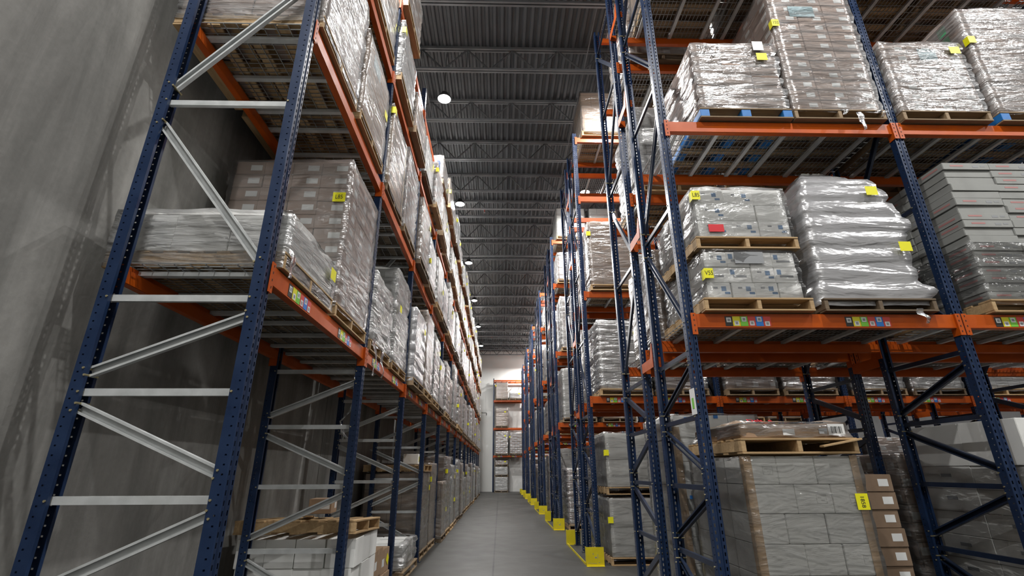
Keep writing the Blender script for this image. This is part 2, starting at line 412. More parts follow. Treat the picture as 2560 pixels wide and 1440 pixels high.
def frame(root, u, dep, H, brace, sub=True):
    f = ob('upright_frame', None, root, (u, 0, 0))
    ob('post', post(H), f); ob('post', post(H), f, (0, dep, 0), (0, 0, math.pi))
    ob('foot_plate', FOOT, f); ob('foot_plate', FOOT, f, (0, dep, 0), (0, 0, math.pi))
    i0 = POST_D / 2 - .012
    for z in HS:
        if z < H - .1: ob('horizontal_brace', brace_mesh(dep - 2 * i0, 0, brace, False), f, (0, i0, z))
    for za, zb in DS:
        if max(za, zb) < H - .1: ob('diagonal_brace', brace_mesh(dep - 2 * i0, zb - za, brace, True), f, (0, i0, za))
    return f
BEAM_H, BEAM_D = .132, .06
BEAMS = {}
def beam_mesh(L):
    if L in BEAMS: return BEAMS[L]
    b = MB(); h, d = BEAM_H / 2, BEAM_D / 2
    prof = [(-d, -h), (d, -h), (d, h - .041), (d - .024, h - .041), (d - .024, h), (-d, h)]
    b.prism(prof, [((0, 0, 0), (0, 1, 0), (0, 0, 1)), ((L, 0, 0), (0, 1, 0), (0, 0, 1))], 'orange_paint')
    BEAMS[L] = b.mesh('load_beam', bevel=.004); return BEAMS[L]
def connector_mesh():
    b = MB()                                              # angle plate hooked on the post, hooks showing as dark slots
    b.box((-.004, -.052, -.135), (.044, -.046, .068), 'orange_paint'); b.box((-.004, -.052, -.135), (.002, .03, .068), 'orange_paint')
    for z in (-.10, -.05, .0, .045): b.box((.014, -.0535, z - .008), (.022, -.052, z + .008), 'hole_dark')
    return b.mesh('connector')
CONN = connector_mesh()
def connector_mirror():
    me = CONN.copy()
    for v in me.vertices: v.co.x = -v.co.x
    me.flip_normals(); return me
CONN2 = connector_mirror()
def chips_mesh():
    b = MB(); x = 0
    for i, (c, dz) in enumerate((('chip_black', .012), ('chip_yellow', -.018), ('chip_green', .018), ('chip_red', -.018), ('chip_blue', .018), ('chip_red', -.022))):
        b.box((x, -.0018, -.046), (x + .068, 0, .046), c)
        b.box((x + .013, -.0026, dz - .022), (x + .055, -.0018, dz + .022), 'label_paper')
        b.box((x + .022, -.0032, dz - .012), (x + .046, -.0026, dz + .012), 'printed_grey'); x += .071
    return b.mesh('location_label')
CHIPS = chips_mesh()
DECKS = {}
def deck_mesh(L, dep):
    k = (L, dep)
    if k in DECKS: return DECKS[k]
    b = MB(); g = .012
    for (u0, u1) in ((g, L / 2 - g / 2), (L / 2 + g / 2, L - g)):
        n = 11; r = .0032
        n = round((u1 - u0) / .052)
        for j in range(n + 1):
            u = u0 + (u1 - u0) * j / n; b.box((u - r, 0, -r), (u + r, dep, r), 'deck_wire')
        mrow = round(dep / .10)
        for j in range(mrow + 1):
            v = dep * j / mrow; b.box((u0, v - r, -3 * r), (u1, v + r, -r), 'deck_wire')
        for q in (.12, .5, .88):                          # support channels under the mesh
            u = u0 + (u1 - u0) * q; b.box((u - .022, .0, -.042), (u + .022, dep, -.010), 'galvanised_steel')
    DECKS[k] = b.mesh('wire_deck'); return DECKS[k]
def spacer_mesh(gap):
    b = MB(); h = .05                                     # bracket tying two back-to-back frames together
    b.box((-.05, 0, -.055), (-.046, gap, .055), 'orange_paint'); b.box((-.05, 0, -.055), (.05, .004, .055), 'orange_paint'); b.box((-.05, gap - .004, -.055), (.05, gap, .055), 'orange_paint')
    b.prism([(.0, .055), (.10, .055), (.015, .21), (.0, .21)], [((-.05, 0, 0), (0, 1, 0), (0, 0, 1)), ((-.046, 0, 0), (0, 1, 0), (0, 0, 1))], 'orange_paint')
    return b.mesh('row_spacer')
def rack(label, origin, rot, bays, bay, dep, levels, H, brace, back_bays=None, chips=(), double=None, deck_skip=(), group=None, chip_levels=(0,)):
    root = tag(ob('pallet_rack', None, None, origin, (0, 0, rot)), label, 'pallet rack', group)
    rack_side(root, 0, bays, bay, dep, levels, H, brace, back_bays, chips, deck_skip, chip_levels)
    if double:                                             # a second run back to back, tied to the first by row spacers
        rack_side(root, double, bays, bay, dep, levels, H, brace, back_bays, (), (), ())
        sp = spacer_mesh(double - 2 * dep - POST_D)
        for i in range(bays + 1):
            for z in (2.66, 4.24, 6.20, 7.83): ob('row_spacer', sp, root, (i * bay, dep + POST_D / 2, z))
    return root
def rack_side(root, dbl, bays, bay, dep, levels, H, brace, back_bays, chips, deck_skip, chip_levels):
    P = (lambda u, v, z: (bays * bay - u, dbl - v, z)) if dbl else (lambda u, v, z: (u, v, z))
    A = math.pi if dbl else 0
    for i in range(bays + 1):
        f = frame(root, 0, dep, H, brace); f.location = P(i * bay, 0, 0); f.rotation_euler = (0, 0, A)
    L = round(bay - POST_W, 4); bb = bays if back_bays is None else back_bays
    for i in range(bays):
        for li, z in enumerate(levels):
            for side in (0, 1):
                if side and i >= bb: continue
                o = ob('load_beam', beam_mesh(L), root, P(i * bay + POST_W / 2 + (L if side else 0), dep if side else 0, z), (0, 0, A + (math.pi if side else 0)))
                ob('beam_connector', CONN2, o, (.004, 0, 0)); ob('beam_connector', CONN, o, (L - .004, 0, 0))
                if not side and i in chips and li in chip_levels:
                    for u in (.28, 1.40): ob('location_label', CHIPS, o, (u, -BEAM_D / 2 - .0005, -.005))
            if (i, li) not in deck_skip:
                ob('wire_deck', deck_mesh(L, round(dep, 3)), root, P(i * bay + POST_W / 2, 0, z + BEAM_H / 2 + .006), (0, 0, A))

L_X, L_Y0, L_BAY, L_DEP = -1.513, 2.918, 2.392, .915
L_LEV = [2.741, 4.833, 6.596, 7.979]
R_X, R_BAY, R_DEP = 1.7314, 2.53, .9715
R_LEV = [2.822, 4.985, 7.27, 8.87]
R_ROWS = [4.285, 9.603, 15.10, 20.41, 25.80, 31.15, 36.55]
R_BACK = 2.449                                             # front post line to rear post line of a double row
R_BAYS = [3, 4, 3, 2, 2, 2, 2]
rack('long blue and orange pallet rack standing along the left concrete wall', (L_X, L_Y0, 0), R90, 14, L_BAY, L_DEP, L_LEV, 8.6, 'galvanised_steel', back_bays=8,
     chips=range(14))
ROWN = ['first', 'second', 'third', 'fourth', 'fifth', 'sixth', 'last']
for r, y in enumerate(R_ROWS):
    where = 'nearest the camera, right of the aisle' if r == 0 else f'{ROWN[r]} from the camera, right of the aisle'
    rack(f'back-to-back blue and orange pallet rack row {where}', (R_X, y, 0), 0, R_BAYS[r], R_BAY, R_DEP, R_LEV, 9.05, 'dark_blue_paint', chips=range(4),
         double=R_BACK, group='double pallet rack rows right of the aisle', deck_skip={(0, 2)} if r == 1 else ())
E_X, E_Y = -.52, 40.75
rack('single pallet rack standing against the white end wall', (E_X, E_Y, 0), 0, 2, 2.5, .93, [2.62, 4.72, 6.9, 8.55], 8.75, 'dark_blue_paint', chips=range(2))

# yellow end-of-row guards
def guard_parts(length):
    b = MB(); b.box((-.25, -.006, 0), (.06, 0, .295), 'guard_yellow'); b.box((-.25, 0, 0), (-.244, .10, .295), 'guard_yellow')
    b.box((-.25, -.04, 0), (.06, -.006, .006), 'guard_yellow'); f = b.mesh('end_shield', bevel=.0015)
    b = MB(); b.box((-.25, 0, 0), (-.243, length, .045), 'guard_yellow'); r = b.mesh('side_rail', bevel=.0015)
    b = MB()
    for (x, z, w, h) in ((-.05, .15, .007, .07), (-.085, .135, .03, .022), (-.13, .19, .012, .018), (-.2, .052, .05, .004), (-.12, .046, .10, .004), (-.03, .056, .03, .005)):
        b.box((x - w / 2, -.0075, z - h / 2), (x + w / 2, -.0062, z + h / 2), 'printed_grey')
    return f, r, b.mesh('scuff_marks')
GP = guard_parts(R_BACK + .12)
for r, y in enumerate(R_ROWS):
    if r == 0: continue
    t = tag(ob('rack_end_guard', None, None, (R_X + .02, y - .10, 0)), f'yellow floor guard at the aisle end of the {ROWN[r]} right rack row', 'guard', 'yellow guards at the rack row ends')
    s = ob('end_shield', GP[0], t); ob('scuff_mark', GP[2], s); ob('side_rail', GP[1], t)
    ob('end_shield', GP[0], t, (0, R_BACK + .2, 0))
b = MB(); b.box((-.02, 0, 0), (.16, .006, .30), 'guard_yellow'); b.box((.154, 0, 0), (.16, .3, .30), 'guard_yellow')
tag(ob('rack_end_guard', b.mesh('end_guard'), None, (L_X - .02, L_Y0 + 14 * L_BAY - .12, 0)), 'small yellow guard on the last post of the left rack', 'guard', 'yellow guards at the rack row ends')

# ------------------------------------------------------------------ pallets and loads
PAL_H = .132
def pallet_pieces(w, d, wd):
    """(name, mesh, loc) of a stringer pallet, w along x (front), d along y; origin bottom centre"""
    out = []
    def bx(n, sx, sy, sz, x, y, z, wd=wd):
        key = (n, round(sx, 3), round(sy, 3), round(sz, 3), wd)
        if key not in PIECES:
            b = MB(); b.box((-sx / 2, -sy / 2, 0), (sx / 2, sy / 2, sz), wd); PIECES[key] = b.mesh(n, bevel=.003)
        out.append((n, PIECES[key], (x, y, z)))
    blue = wd.startswith('blue'); wb = 'weathered_wood' if blue else wd
    for x in (-w / 2 + .05, 0, w / 2 - .05) if blue else (-w / 2 + .02, 0, w / 2 - .02): bx('stringer', .10 if blue else .04, d - .01, .09, x, 0, .018)
    n = 7
    for j in range(n):
        bw = .135 if j in (0, n - 1) else .09
        bx('deck_board', w, bw, .018, 0, -d / 2 + bw / 2 + (d - .135) * j / (n - 1) - (.0 if j in (0, n - 1) else (bw - .135) / 2), .108, wb)
    for j in (0, 1, 2, 3, 4):
        bx('bottom_board', w, .10, .018, 0, -d / 2 + .05 + (d - .10) * j / 4, 0, wb)
    return out
PIECES = {}
def pallet(parent, w, d, wd, near):
    if near:
        p = ob('pallet', None, parent)
        for n, me, loc in pallet_pieces(w, d, wd): ob(n, me, p, loc)
        return p
    key = ('pallet', w, d, wd)
    if key not in PIECES:
        b = MB()
        for n, me, loc in pallet_pieces(w, d, wd):
            cs = [Vector(v.co) for v in me.vertices]
            lo = [min(c[i] for c in cs) + loc[i] for i in range(3)]; hi = [max(c[i] for c in cs) + loc[i] for i in range(3)]
            b.box(lo, hi, wd)
        PIECES[key] = b.mesh('pallet')
    return ob('pallet', PIECES[key], parent)
def stack_block(w, d, z0, h, nl, mt, seed, jit=.006):
    """a stack of nl layers as one closed block, a real groove between layers, UV in metres"""
    q = random.Random(seed); b = MB(); loops = []
    for k in range(nl):
        a, c = z0 + h * k / nl, z0 + h * (k + 1) / nl; dx, dy, e = q.uniform(-jit, jit), q.uniform(-jit, jit), .007
        for (z, s) in ((a, e), (a + .006, 0), (c - .006, 0), (c, e)):
            loops.append((z, [(-w / 2 + s + dx, -d / 2 + s + dy), (w / 2 - s + dx, -d / 2 + s + dy), (w / 2 - s + dx, d / 2 - s + dy), (-w / 2 + s + dx, d / 2 - s + dy)]))
    for z, L in loops: b.v += [(x, y, z) for x, y in L]
    per = [0, w, w + d, 2 * w + d, 2 * (w + d)]; k = b.mi(mt)
    for r in range(len(loops) - 1):
        for j in range(4):
            b.uv[len(b.f)] = [(per[j], loops[r][0] - z0), (per[j + 1], loops[r][0] - z0), (per[j + 1], loops[r + 1][0] - z0), (per[j], loops[r + 1][0] - z0)]
            b.f.append((r * 4 + j, r * 4 + (j + 1) % 4, r * 4 + 4 + (j + 1) % 4, r * 4 + 4 + j)); b.m.append(k)
    n = len(loops) * 4
    b.uv[len(b.f)] = [(0, 0), (w, 0), (w, d), (0, d)]; b.f.append((n - 4, n - 3, n - 2, n - 1)); b.m.append(k)
    b.uv[len(b.f)] = [(0, 0), (d, 0), (d, w), (0, w)]; b.f.append((3, 2, 1, 0)); b.m.append(k)
    return b.mesh('carton_stack')
def wrap_mesh(w, d, z0, z1, nl, mt, seed, bulge=.012, rough=.008, taper=None, over=.05, top=True):
    """stretch film round a load: rounded, sucked in between the layers and wrinkled"""
    b = MB(); b.smooth = True; nx, ny = 12, 13
    base = []
    for i in range(nx): base.append((-.5 + i / nx, -.5, 0))
    for i in range(ny): base.append((.5, -.5 + i / ny, 1))
    for i in range(nx): base.append((.5 - i / nx, .5, 2))
    for i in range(ny): base.append((-.5, .5 - i / ny, 3))
    n = len(base); zs = []; z = z0 - over; step = max(.028, (z1 - z0) / 44)
    while z < z1 + .012: zs.append(z); z += step
    zs.append(z1 + .012); lh = (z1 - z0) / nl
    rings = []
    for z in zs:
        t = (z - z0) / lh; s = -bulge * (1 - abs(math.sin(math.pi * t))) ** 2 if z > z0 else -.004
        fx = fy = 1.0; ox = oy = 0
        if taper: fx, fy, ox, oy = taper(max(0, min(1, (z - z0) / (z1 - z0))))
        ring = []
        for (a, c, e) in base:
            nz = noise.noise((a * 3.1 + seed * 7.7, c * 3.1, z * 9.0)) * rough + noise.noise((a * 8 + seed, c * 8, z * 22)) * rough * .6
            g = .014 + s + nz
            x = a * w * fx + ox; yy = c * d * fy + oy
            cr = min(.5 - abs(a), .5 - abs(c))
            x += g * (1 if a > .499 else -1 if a < -.499 else 0); yy += g * (1 if c > .499 else -1 if c < -.499 else 0)
            ring.append((x, yy, z + (noise.noise((a * 5 + seed * 3, c * 5, 4)) * .02 if z == zs[-1] or z == zs[0] else 0)))
        rings.append(ring)
    if top:
        for k, f in ((0, .86),):
            rings.append([(x * f, yy * f, z1 + .013 + .006 * noise.noise((x * 9, yy * 9, seed))) for (x, yy, z) in rings[-1]])
    for r in rings: b.v += r
    k = b.mi(mt)
    for r in range(len(rings) - 1):
        for j in range(n): b.f.append((r * n + j, r * n + (j + 1) % n, (r + 1) * n + (j + 1) % n, (r + 1) * n + j)); b.m.append(k)
    return b.mesh('stretch_wrap')
def tag_mesh():
    b = MB(); b.box((-.06, -.0015, -.05), (.06, 0, .05), 'tag_yellow'); return b.mesh('pallet_tag')
TAG = tag_mesh()
def corner_tag_mesh():
    b = MB(); b.box((0, -.0015, -.05), (.085, 0, .05), 'tag_yellow'); b.box((-.0015, -.0015, -.058), (0, .06, .045), 'tag_yellow'); return b.mesh('pallet_tag')
CTAG = corner_tag_mesh()
def tail_mesh(L, seed):
    b = MB(); b.smooth = True; n = 14; q = random.Random(seed)
    for i in range(n + 1):
        t = i / n; z = -L * t; wd = .035 * (1 - .75 * t) + .004
        cx = .03 * math.sin(3.1 * t + seed) * t; cy = -.012 - .02 * math.sin(2.2 * t) + .01 * math.sin(9 * t + seed)
        b.v += [(cx - wd, cy + .012 * math.sin(7 * t), z), (cx, cy - .012, z), (cx + wd, cy + .012 * math.cos(5 * t), z)]
    k = b.mi('tail_film')
    for i in range(n):
        for j in (0, 1): b.f.append((3 * i + j, 3 * i + j + 1, 3 * i + 4 + j, 3 * i + 3 + j)); b.m.append(k)
    return b.mesh('film_tail')

CART = {}
def carton_mesh(sx, sy, sz, mt, style):
    """one carton: bevelled box, tape seam and whatever is stuck or printed on its faces"""
    key = (round(sx, 3), round(sy, 3), round(sz, 3), mt, style)
    if key in CART: return CART[key]
    b = MB(); b.box((-sx / 2, -sy / 2, 0), (sx / 2, sy / 2, sz), mt)
    me = b.mesh('carton', bevel=.004)
    b = MB(); b.v = [tuple(v.co) for v in me.vertices]; b.f = [tuple(p.vertices) for p in me.polygons]; b.m = [b.mi(mt)] * len(b.f)
    def front(x, z, w, h, m): b.box((x - w / 2, -sy / 2 - .0012, z - h / 2), (x + w / 2, -sy / 2 - .0002, z + h / 2), m)
    def sideR(y, z, w, h, m): b.box((sx / 2 + .0002, y - w / 2, z - h / 2), (sx / 2 + .0012, y + w / 2, z + h / 2), m)
    def sideL(y, z, w, h, m): b.box((-sx / 2 - .0012, y - w / 2, z - h / 2), (-sx / 2 - .0002, y + w / 2, z + h / 2), m)
    if style == 'label':
        front(sx * .22, sz * .52, min(.11, sx * .3), sz * .42, 'label_paper'); sideL(-sy * .2, sz * .52, .11, sz * .42, 'label_paper'); sideR(sy * .2, sz * .5, .10, sz * .42, 'label_paper')
    elif style == 'print':
        front(sx * .20, sz * .62, .045, .045, 'ink_blue'); front(sx * .2 + .03, sz * .34, .05, .022, 'ink_blue'); front(-sx * .15, sz * .68, .04, .018, 'printed_grey')
        sideL(0, sz * .6, .12, .03, 'printed_grey')
    elif style == 'handle':
        front(0, sz * .42, .13, .022, 'printed_grey'); front(-sx * .3, sz * .7, .04, .05, 'ink_blue')
    elif style == 'stamp':
        for dx, dz, w, h in ((0, .03, .08, .004), (0, -.03, .08, .004), (-.04, 0, .004, .064), (.04, 0, .004, .064), (-.015, .008, .03, .01), (.012, -.01, .035, .012)):
            front(sx * .2 + dx, sz * .5 + dz, w, h, 'grey_cardboard')
    elif style == 'red':
        for f in (front,):
            f(-sx * .2, sz * .55, sx * .28, sz * .22, 'red_print'); f(sx * .2, sz * .45, sx * .12, sz * .3, 'printed_grey'); f(sx * .36, sz * .5, sx * .10, sz * .2, 'printed_grey')
        sideL(-sy * .22, sz * .55, sy * .34, sz * .24, 'red_print'); sideL(sy * .2, sz * .4, sy * .2, sz * .24, 'red_print'); sideL(sy * .38, sz * .55, sy * .09, sz * .4, 'printed_grey')
    elif style == 'tape':
        front(0, sz - .03, .05, .055, 'tape_tan'); b.box((-.025, -sy / 2, sz + .0002), (.025, sy / 2, sz + .001), 'tape_tan')
        front(-sx * .25, sz * .45, .12, .09, 'label_paper'); sideR(0, sz * .5, .12, .09, 'label_paper')
    CART[key] = b.mesh('carton'); return CART[key]
def carton_grid(root, w, d, z0, nx, ny, nz, lh, mt, style, seed, jit=.004, shell=True, alt=True, hidden_back=True, styles=None, bond=None):
    q = random.Random(seed)
    for k in range(nz):
        cnx = nx; cd = d / ny; fr = bond[k % len(bond)] if bond else [1 / cnx] * cnx
        for j in range(ny):
            for i in range(cnx):
                edge = j == 0 or i in (0, cnx - 1) or k == nz - 1
                if shell and not edge: continue
                if j == ny - 1 and hidden_back and i not in (0, cnx - 1) and k != nz - 1: continue
                cw = w * fr[i]; xc = -w / 2 + w * (sum(fr[:i]) + fr[i] / 2)
                st = styles[q.randrange(len(styles))] if styles else style
                me = carton_mesh(cw - .004, cd - .004, lh - .003, mt, st)
                o = ob('carton', me, root, (xc + q.uniform(-jit, jit), -d / 2 + cd * (j + .5) + q.uniform(-jit, jit), z0 + k * lh), (0, 0, q.uniform(-.006, .006)))

KIND = {   # look, stack material, layer height, film, width, depth
    'brown': ('brown carton', 'stack_brown', .17, 'clear_film'), 'pink': ('tan tray', 'stack_pink', .14, 'milky_film'),
    'tan': ('plain brown box', 'stack_tan', .36, 'clear_film'), 'white': ('white carton', 'stack_white', .25, 'clear_film'),
    'grey': ('pale grey carton', 'stack_grey', .16, 'milky_film'), 'plain': ('large white box', 'stack_plain_white', .42, 'clear_film'),
    'silver': ('silver film-covered', 'stack_grey', .2, 'thick_film')}
PROTO = {}
def load_proto(kind, h, wd, tagged):
    key = (kind, round(h, 1), wd, tagged)
    if key in PROTO: return PROTO[key], False
    look, sm, lh, fm = KIND[kind]; w, d = 1.0, 1.12; hh = round(h, 1) - PAL_H
    nl = max(1, round(hh / lh)); seed = len(PROTO) + 1
    root = ob('pallet_load', None)
    pallet(root, 1.02, 1.18, wd, False)
    ob('carton_stack', stack_block(w - .03, d - .03, PAL_H, hh, nl, sm, seed), root)
    ob('stretch_wrap', wrap_mesh(w, d, PAL_H, PAL_H + hh, nl, fm, seed, rough=.011 if fm != 'clear_film' else .008, bulge=.016 if kind in ('pink', 'grey', 'silver') else .009), root)
    if tagged: ob('pallet_tag', CTAG if seed % 2 else TAG, root, (-w / 2 - .032 if seed % 2 else .28, -d / 2 - .034, PAL_H + hh * (.80 if tagged == 1 else .45)))
    PROTO[key] = root
    return root, True
WOODS = ['pine_wood', 'weathered_wood', 'weathered_wood', 'dark_wood']
def put_load(kind, h, x, y, z, rot, label, group, wd=None, tagged=None):
    wd = wd or rnd.choice(WOODS); tagged = rnd.choice((0, 1, 1, 2)) if tagged is None else tagged
    p, new = load_proto(kind, h, wd, tagged)
    o = p if new else copy_tree(p)
    o.location = (x, y, z); o.rotation_euler = (0, 0, rot + rnd.uniform(-.015, .015))
    return tag(o, label, 'pallet load', group)
ORD = ['first', 'second', 'third', 'fourth', 'fifth', 'sixth', 'seventh', 'eighth', 'ninth', 'tenth', 'eleventh', 'twelfth', 'thirteenth', 'fourteenth']
SHELF = ['floor level', 'first shelf', 'second shelf', 'third shelf', 'top shelf']
DZ = BEAM_H / 2 + .011                                     # deck top above beam centre

# ---- left rack, far bays (the near ones are built one by one below)
L_GAP = [2.6, 1.92, 1.60, 1.22, 1.25]
SKIPL = {(0, 0), (0, 1), (0, 2), (0, 3), (0, 4), (1, 0), (1, 1), (1, 2), (2, 0), (3, 0), (2, 4)}
for i in range(14):
    for lv in range(5):
        if (i, lv) in SKIPL: continue
        if lv == 4 and i == 0: continue
        for s in (0, 1):
            if lv == 0:
                kind = ['white', 'tan', 'grey', 'tan', 'brown'][(i * 2 + s) % 5]; h = (1.7, 1.9, 1.5, 1.8, 1.3)[(i + 2 * s) % 5]
            else:
                kind = rnd.choice(['brown', 'pink', 'grey', 'brown', 'tan', 'white', 'silver']); h = L_GAP[lv] * rnd.uniform(.62, .92)
            if lv == 4 and i < 2 and s == 1: continue
            u = (.62, 1.77)[s] + rnd.uniform(-.03, .03)
            z = 0 if lv == 0 else L_LEV[lv - 1] + DZ
            put_load(kind, h, L_X - L_DEP / 2 + rnd.uniform(-.02, .05), L_Y0 + i * L_BAY + u, z, R90,
                     f'wrapped {KIND[kind][0]} load on {SHELF[lv]} of left rack, {ORD[i]} bay, {"near" if s == 0 else "far"} side', 'pallet loads on the left rack')

# ---- right rows
R_GAP = [2.55, 1.95, 2.0, 1.4]
def right_loads(r, front, bays, levels, skip=(), kinds=None, fixed=None):
    for i in bays:
        for lv in levels:
            for s in (0, 1):
                if (i, lv, s) in skip: continue
                kind = rnd.choice(kinds or ['brown', 'pink', 'grey', 'tan', 'white', 'plain']); h = R_GAP[lv] * rnd.uniform(.6, .9); tg = None
                if fixed and (i, lv, s) in fixed: kind, h, tg = fixed[(i, lv, s)]
                u = i * R_BAY + (.69, 1.84)[s] + rnd.uniform(-.03, .03)
                yc = R_ROWS[r] + (R_DEP / 2 if front else R_BACK - R_DEP / 2)
                z = 0 if lv == 0 else R_LEV[lv - 1] + DZ
                put_load(kind, h, R_X + u, yc, z, 0 if front else math.pi,
                         f'wrapped {KIND[kind][0]} load, {SHELF[lv]}, {ORD[i]} bay {"aisle" if s == 0 else "inner"} side, {"front" if front else "rear"} of {ROWN[r]} right row',
                         f'pallet loads in the {ROWN[r]} right rack row', tagged=tg)
near1 = {(i, lv, s) for i in (0, 1) for lv in (0, 1, 2) for s in (0, 1)}
right_loads(0, True, (0, 1), (1, 2, 3), near1, ['brown', 'tan', 'pink'])
right_loads(0, False, (0, 1), (1, 2, 3), (), ['brown', 'pink', 'grey', 'tan'])
right_loads(0, False, (0, 1), (0,), {(0, 0, 0), (0, 0, 1)}, ['white', 'brown'])
right_loads(1, True, (0, 1, 2, 3), (0, 1), {(0, 0, 0)}, None, {(0, 1, 0): ('grey', 1.5, 1), (1, 1, 0): ('brown', 1.3, 0), (1, 1, 1): ('pink', 1.3, 0)})
right_loads(1, True, (0,), (2,), {(0, 2, 1)}, None, {(0, 2, 0): ('tan', 1.6, 1)})
put_load('tan', 1.3, R_X + .69, R_ROWS[1] + R_DEP / 2, R_LEV[3] + DZ, 0, 'wrapped brown load on the very top of the second right row', 'pallet loads in the second right rack row', 'pine_wood', 0)
right_loads(1, False, (0, 1), (0, 1), ())
right_loads(1, False, (0,), (2,), ())
right_loads(2, True, (0, 1, 2), (0, 1), ()); right_loads(2, True, (0,), (2, 3), ())
for u, n_ in ((.69, 'aisle'), (1.84, 'inner')):
    put_load('plain', 1.25, R_X + u, R_ROWS[2] + R_DEP / 2, R_LEV[3] + DZ, 0, f'brightly lit large white box load topping the third right row, {n_} side', 'pallet loads in the third right rack row', 'pine_wood', 0)
right_loads(2, False, (0,), (0, 1, 2, 3), ())
for r in (3, 4, 5, 6):
    right_loads(r, True, (0,), (0, 1, 2, 3), {(0, 0, 1), (0, 3, 1)}); right_loads(r, False, (0,), (0, 1, 2), {(0, 0, 1), (0, 1, 1), (0, 2, 1)})
# ---- end wall rack
for (u, z, h, k, lab) in ((.66, 0, 1.1, 'white', 'white carton load on the floor of the end wall rack'),
                          (.66, 2.62 + DZ, 1.75, 'pink', 'wrapped pinkish load on the lowest shelf of the end wall rack, left'), (1.80, 2.62 + DZ, 1.7, 'pink', 'wrapped pinkish load on the lowest shelf of the end wall rack, right'),
                          (.66, 4.72 + DZ, 1.5, 'tan', 'wrapped brown load on the second shelf of the end wall rack'), (.66, 6.9 + DZ, 1.4, 'tan', 'wrapped brown load on the third shelf of the end wall rack'),
                          (1.80, 6.9 + DZ, .6, 'grey', 'low grey load on the third shelf of the end wall rack')):
    put_load(k, h, E_X + u, E_Y + .46, z, 0, lab, 'pallet loads on the end wall rack', 'weathered_wood', 1 if k != 'white' else 0)
put_load('white', .7, E_X + .66, E_Y + .46, 1.145, 0, 'second white carton load stacked in the end wall rack', 'pallet loads on the end wall rack', 'weathered_wood', 0)
put_load('brown', .4, E_X + .66, E_Y + .46, 1.885, 0, 'low brown load topping the stack in the end wall rack', 'pallet loads on the end wall rack', 'weathered_wood', 1)
#NEAR
# ------------------------------------------------------------------ the loads close to the camera, carton by carton
def load_root(label, x, y, z, rot, group=None, name='pallet_load', cat='pallet load'):
    return tag(ob(name, None, None, (x, y, z), (0, 0, rot)), label, cat, group)
def box_part(name, root, a, b_, m, bevel=.002):
    b = MB(); b.box(a, b_, m); return ob(name, b.mesh(name, bevel=bevel), root)
def boards(root, w, d, z0, z1, m='tape_tan', corners=((-1, -1), (1, -1))):
    """paper corner boards held under the film"""
    for sx, sy in corners:
        b = MB(); x, y = sx * w / 2, sy * d / 2; e = .004
        b.box((min(x, x - sx * .06), y - e if sy < 0 else y, z0), (max(x, x - sx * .06), y if sy < 0 else y + e, z1), m)
        b.box((x if sx > 0 else x - e, min(y, y - sy * .06), z0), (x + e if sx > 0 else x, max(y, y - sy * .06), z1), m)
        ob('corner_board', b.mesh('corner_board'), root)
def ptag(root, me, loc, s=None, rot=0, size=.062):
    t = ob('pallet_tag', me, root, loc, (0, 0, rot))
    if s: text('tag_number', s, size, t, (.045 if me is CTAG else 0, -.0022, 0), (R90, 0, 0), 'ink_black', .8)
    return t
GL, GR = 'pallet loads on the left rack', 'pallet loads in the first right rack row'
XC = L_X - L_DEP / 2                                        # middle of the left rack
zl = [v + DZ for v in L_LEV]; zr = [v + DZ for v in R_LEV]
FR_L = -1.455                                              # front of the left loads

# left, first shelf, first bay
t = load_root('low white film-wrapped load nearest the camera, first shelf of left rack', FR_L - .60, 3.56, zl[0], R90, GL)
pallet(t, 1.0, 1.2, 'pine_wood', True)
carton_grid(t, .97, 1.15, PAL_H, 2, 3, 1, .28, 'white_cardboard', 'plain', 3)
ob('stretch_wrap', wrap_mesh(1.0, 1.17, PAL_H, PAL_H + .29, 1, 'milky_film', 3, over=.12, bulge=.002, rough=.004), t)
ob('film_tail', tail_mesh(.22, 2), t, (-.44, -.60, .16)); ptag(t, TAG, (.36, -.625, .30))
t = load_root('tall brown carton load with white labels behind the low white one, left rack', FR_L - .58, 4.64, zl[0], R90, GL)
pallet(t, 1.02, 1.18, 'pine_wood', True)
carton_grid(t, 1.0, 1.12, PAL_H, 3, 4, 10, .146, 'pinkish_cardboard', 'label', 4, hidden_back=True)
ob('stretch_wrap', wrap_mesh(1.02, 1.14, PAL_H, PAL_H + 1.46, 10, 'clear_film', 5, bulge=.008), t)
b = MB(); b.box((-.0015, -.05, -.05), (0, .07, .05), 'tag_yellow'); p = ob('pallet_tag', b.mesh('pallet_tag'), t, (-.53, -.50, 1.18))
text('tag_number', 'L85', .062, p, (-.0022, .01, 0), (R90, 0, -R90), 'ink_black', .8)
# left, second shelf
t = load_root('plain brown boxed load nearest the camera on second shelf of left rack', FR_L - .59, 3.50, zl[1], R90, GL)
pallet(t, 1.0, 1.2, 'pine_wood', True)
carton_grid(t, .98, 1.15, PAL_H, 2, 2, 3, .42, 'pinkish_cardboard', 'plain', 7)
ob('stretch_wrap', wrap_mesh(1.0, 1.17, PAL_H, PAL_H + 1.26, 3, 'milky_film', 8, over=.08), t)
t = load_root('plain brown boxed load with teal label, second shelf of left rack', FR_L - .58, 4.60, zl[1], R90, GL)
pallet(t, 1.0, 1.2, 'pine_wood', True)
carton_grid(t, .98, 1.14, PAL_H, 2, 2, 2, .54, 'brown_cardboard', 'plain', 8)
ob('stretch_wrap', wrap_mesh(.99, 1.16, PAL_H, PAL_H + 1.08, 2, 'clear_film', 9), t)
box_part('teal_label', t, (-.20, -.574, 1.0), (.10, -.572, 1.16), 'teal_label', 0); ptag(t, TAG, (.40, -.60, .78))
t = load_root('brown load with wooden corner board, second shelf of left rack, second bay', FR_L - .60, 5.94, zl[1], R90, GL)
pallet(t, 1.0, 1.2, 'weathered_wood', True)
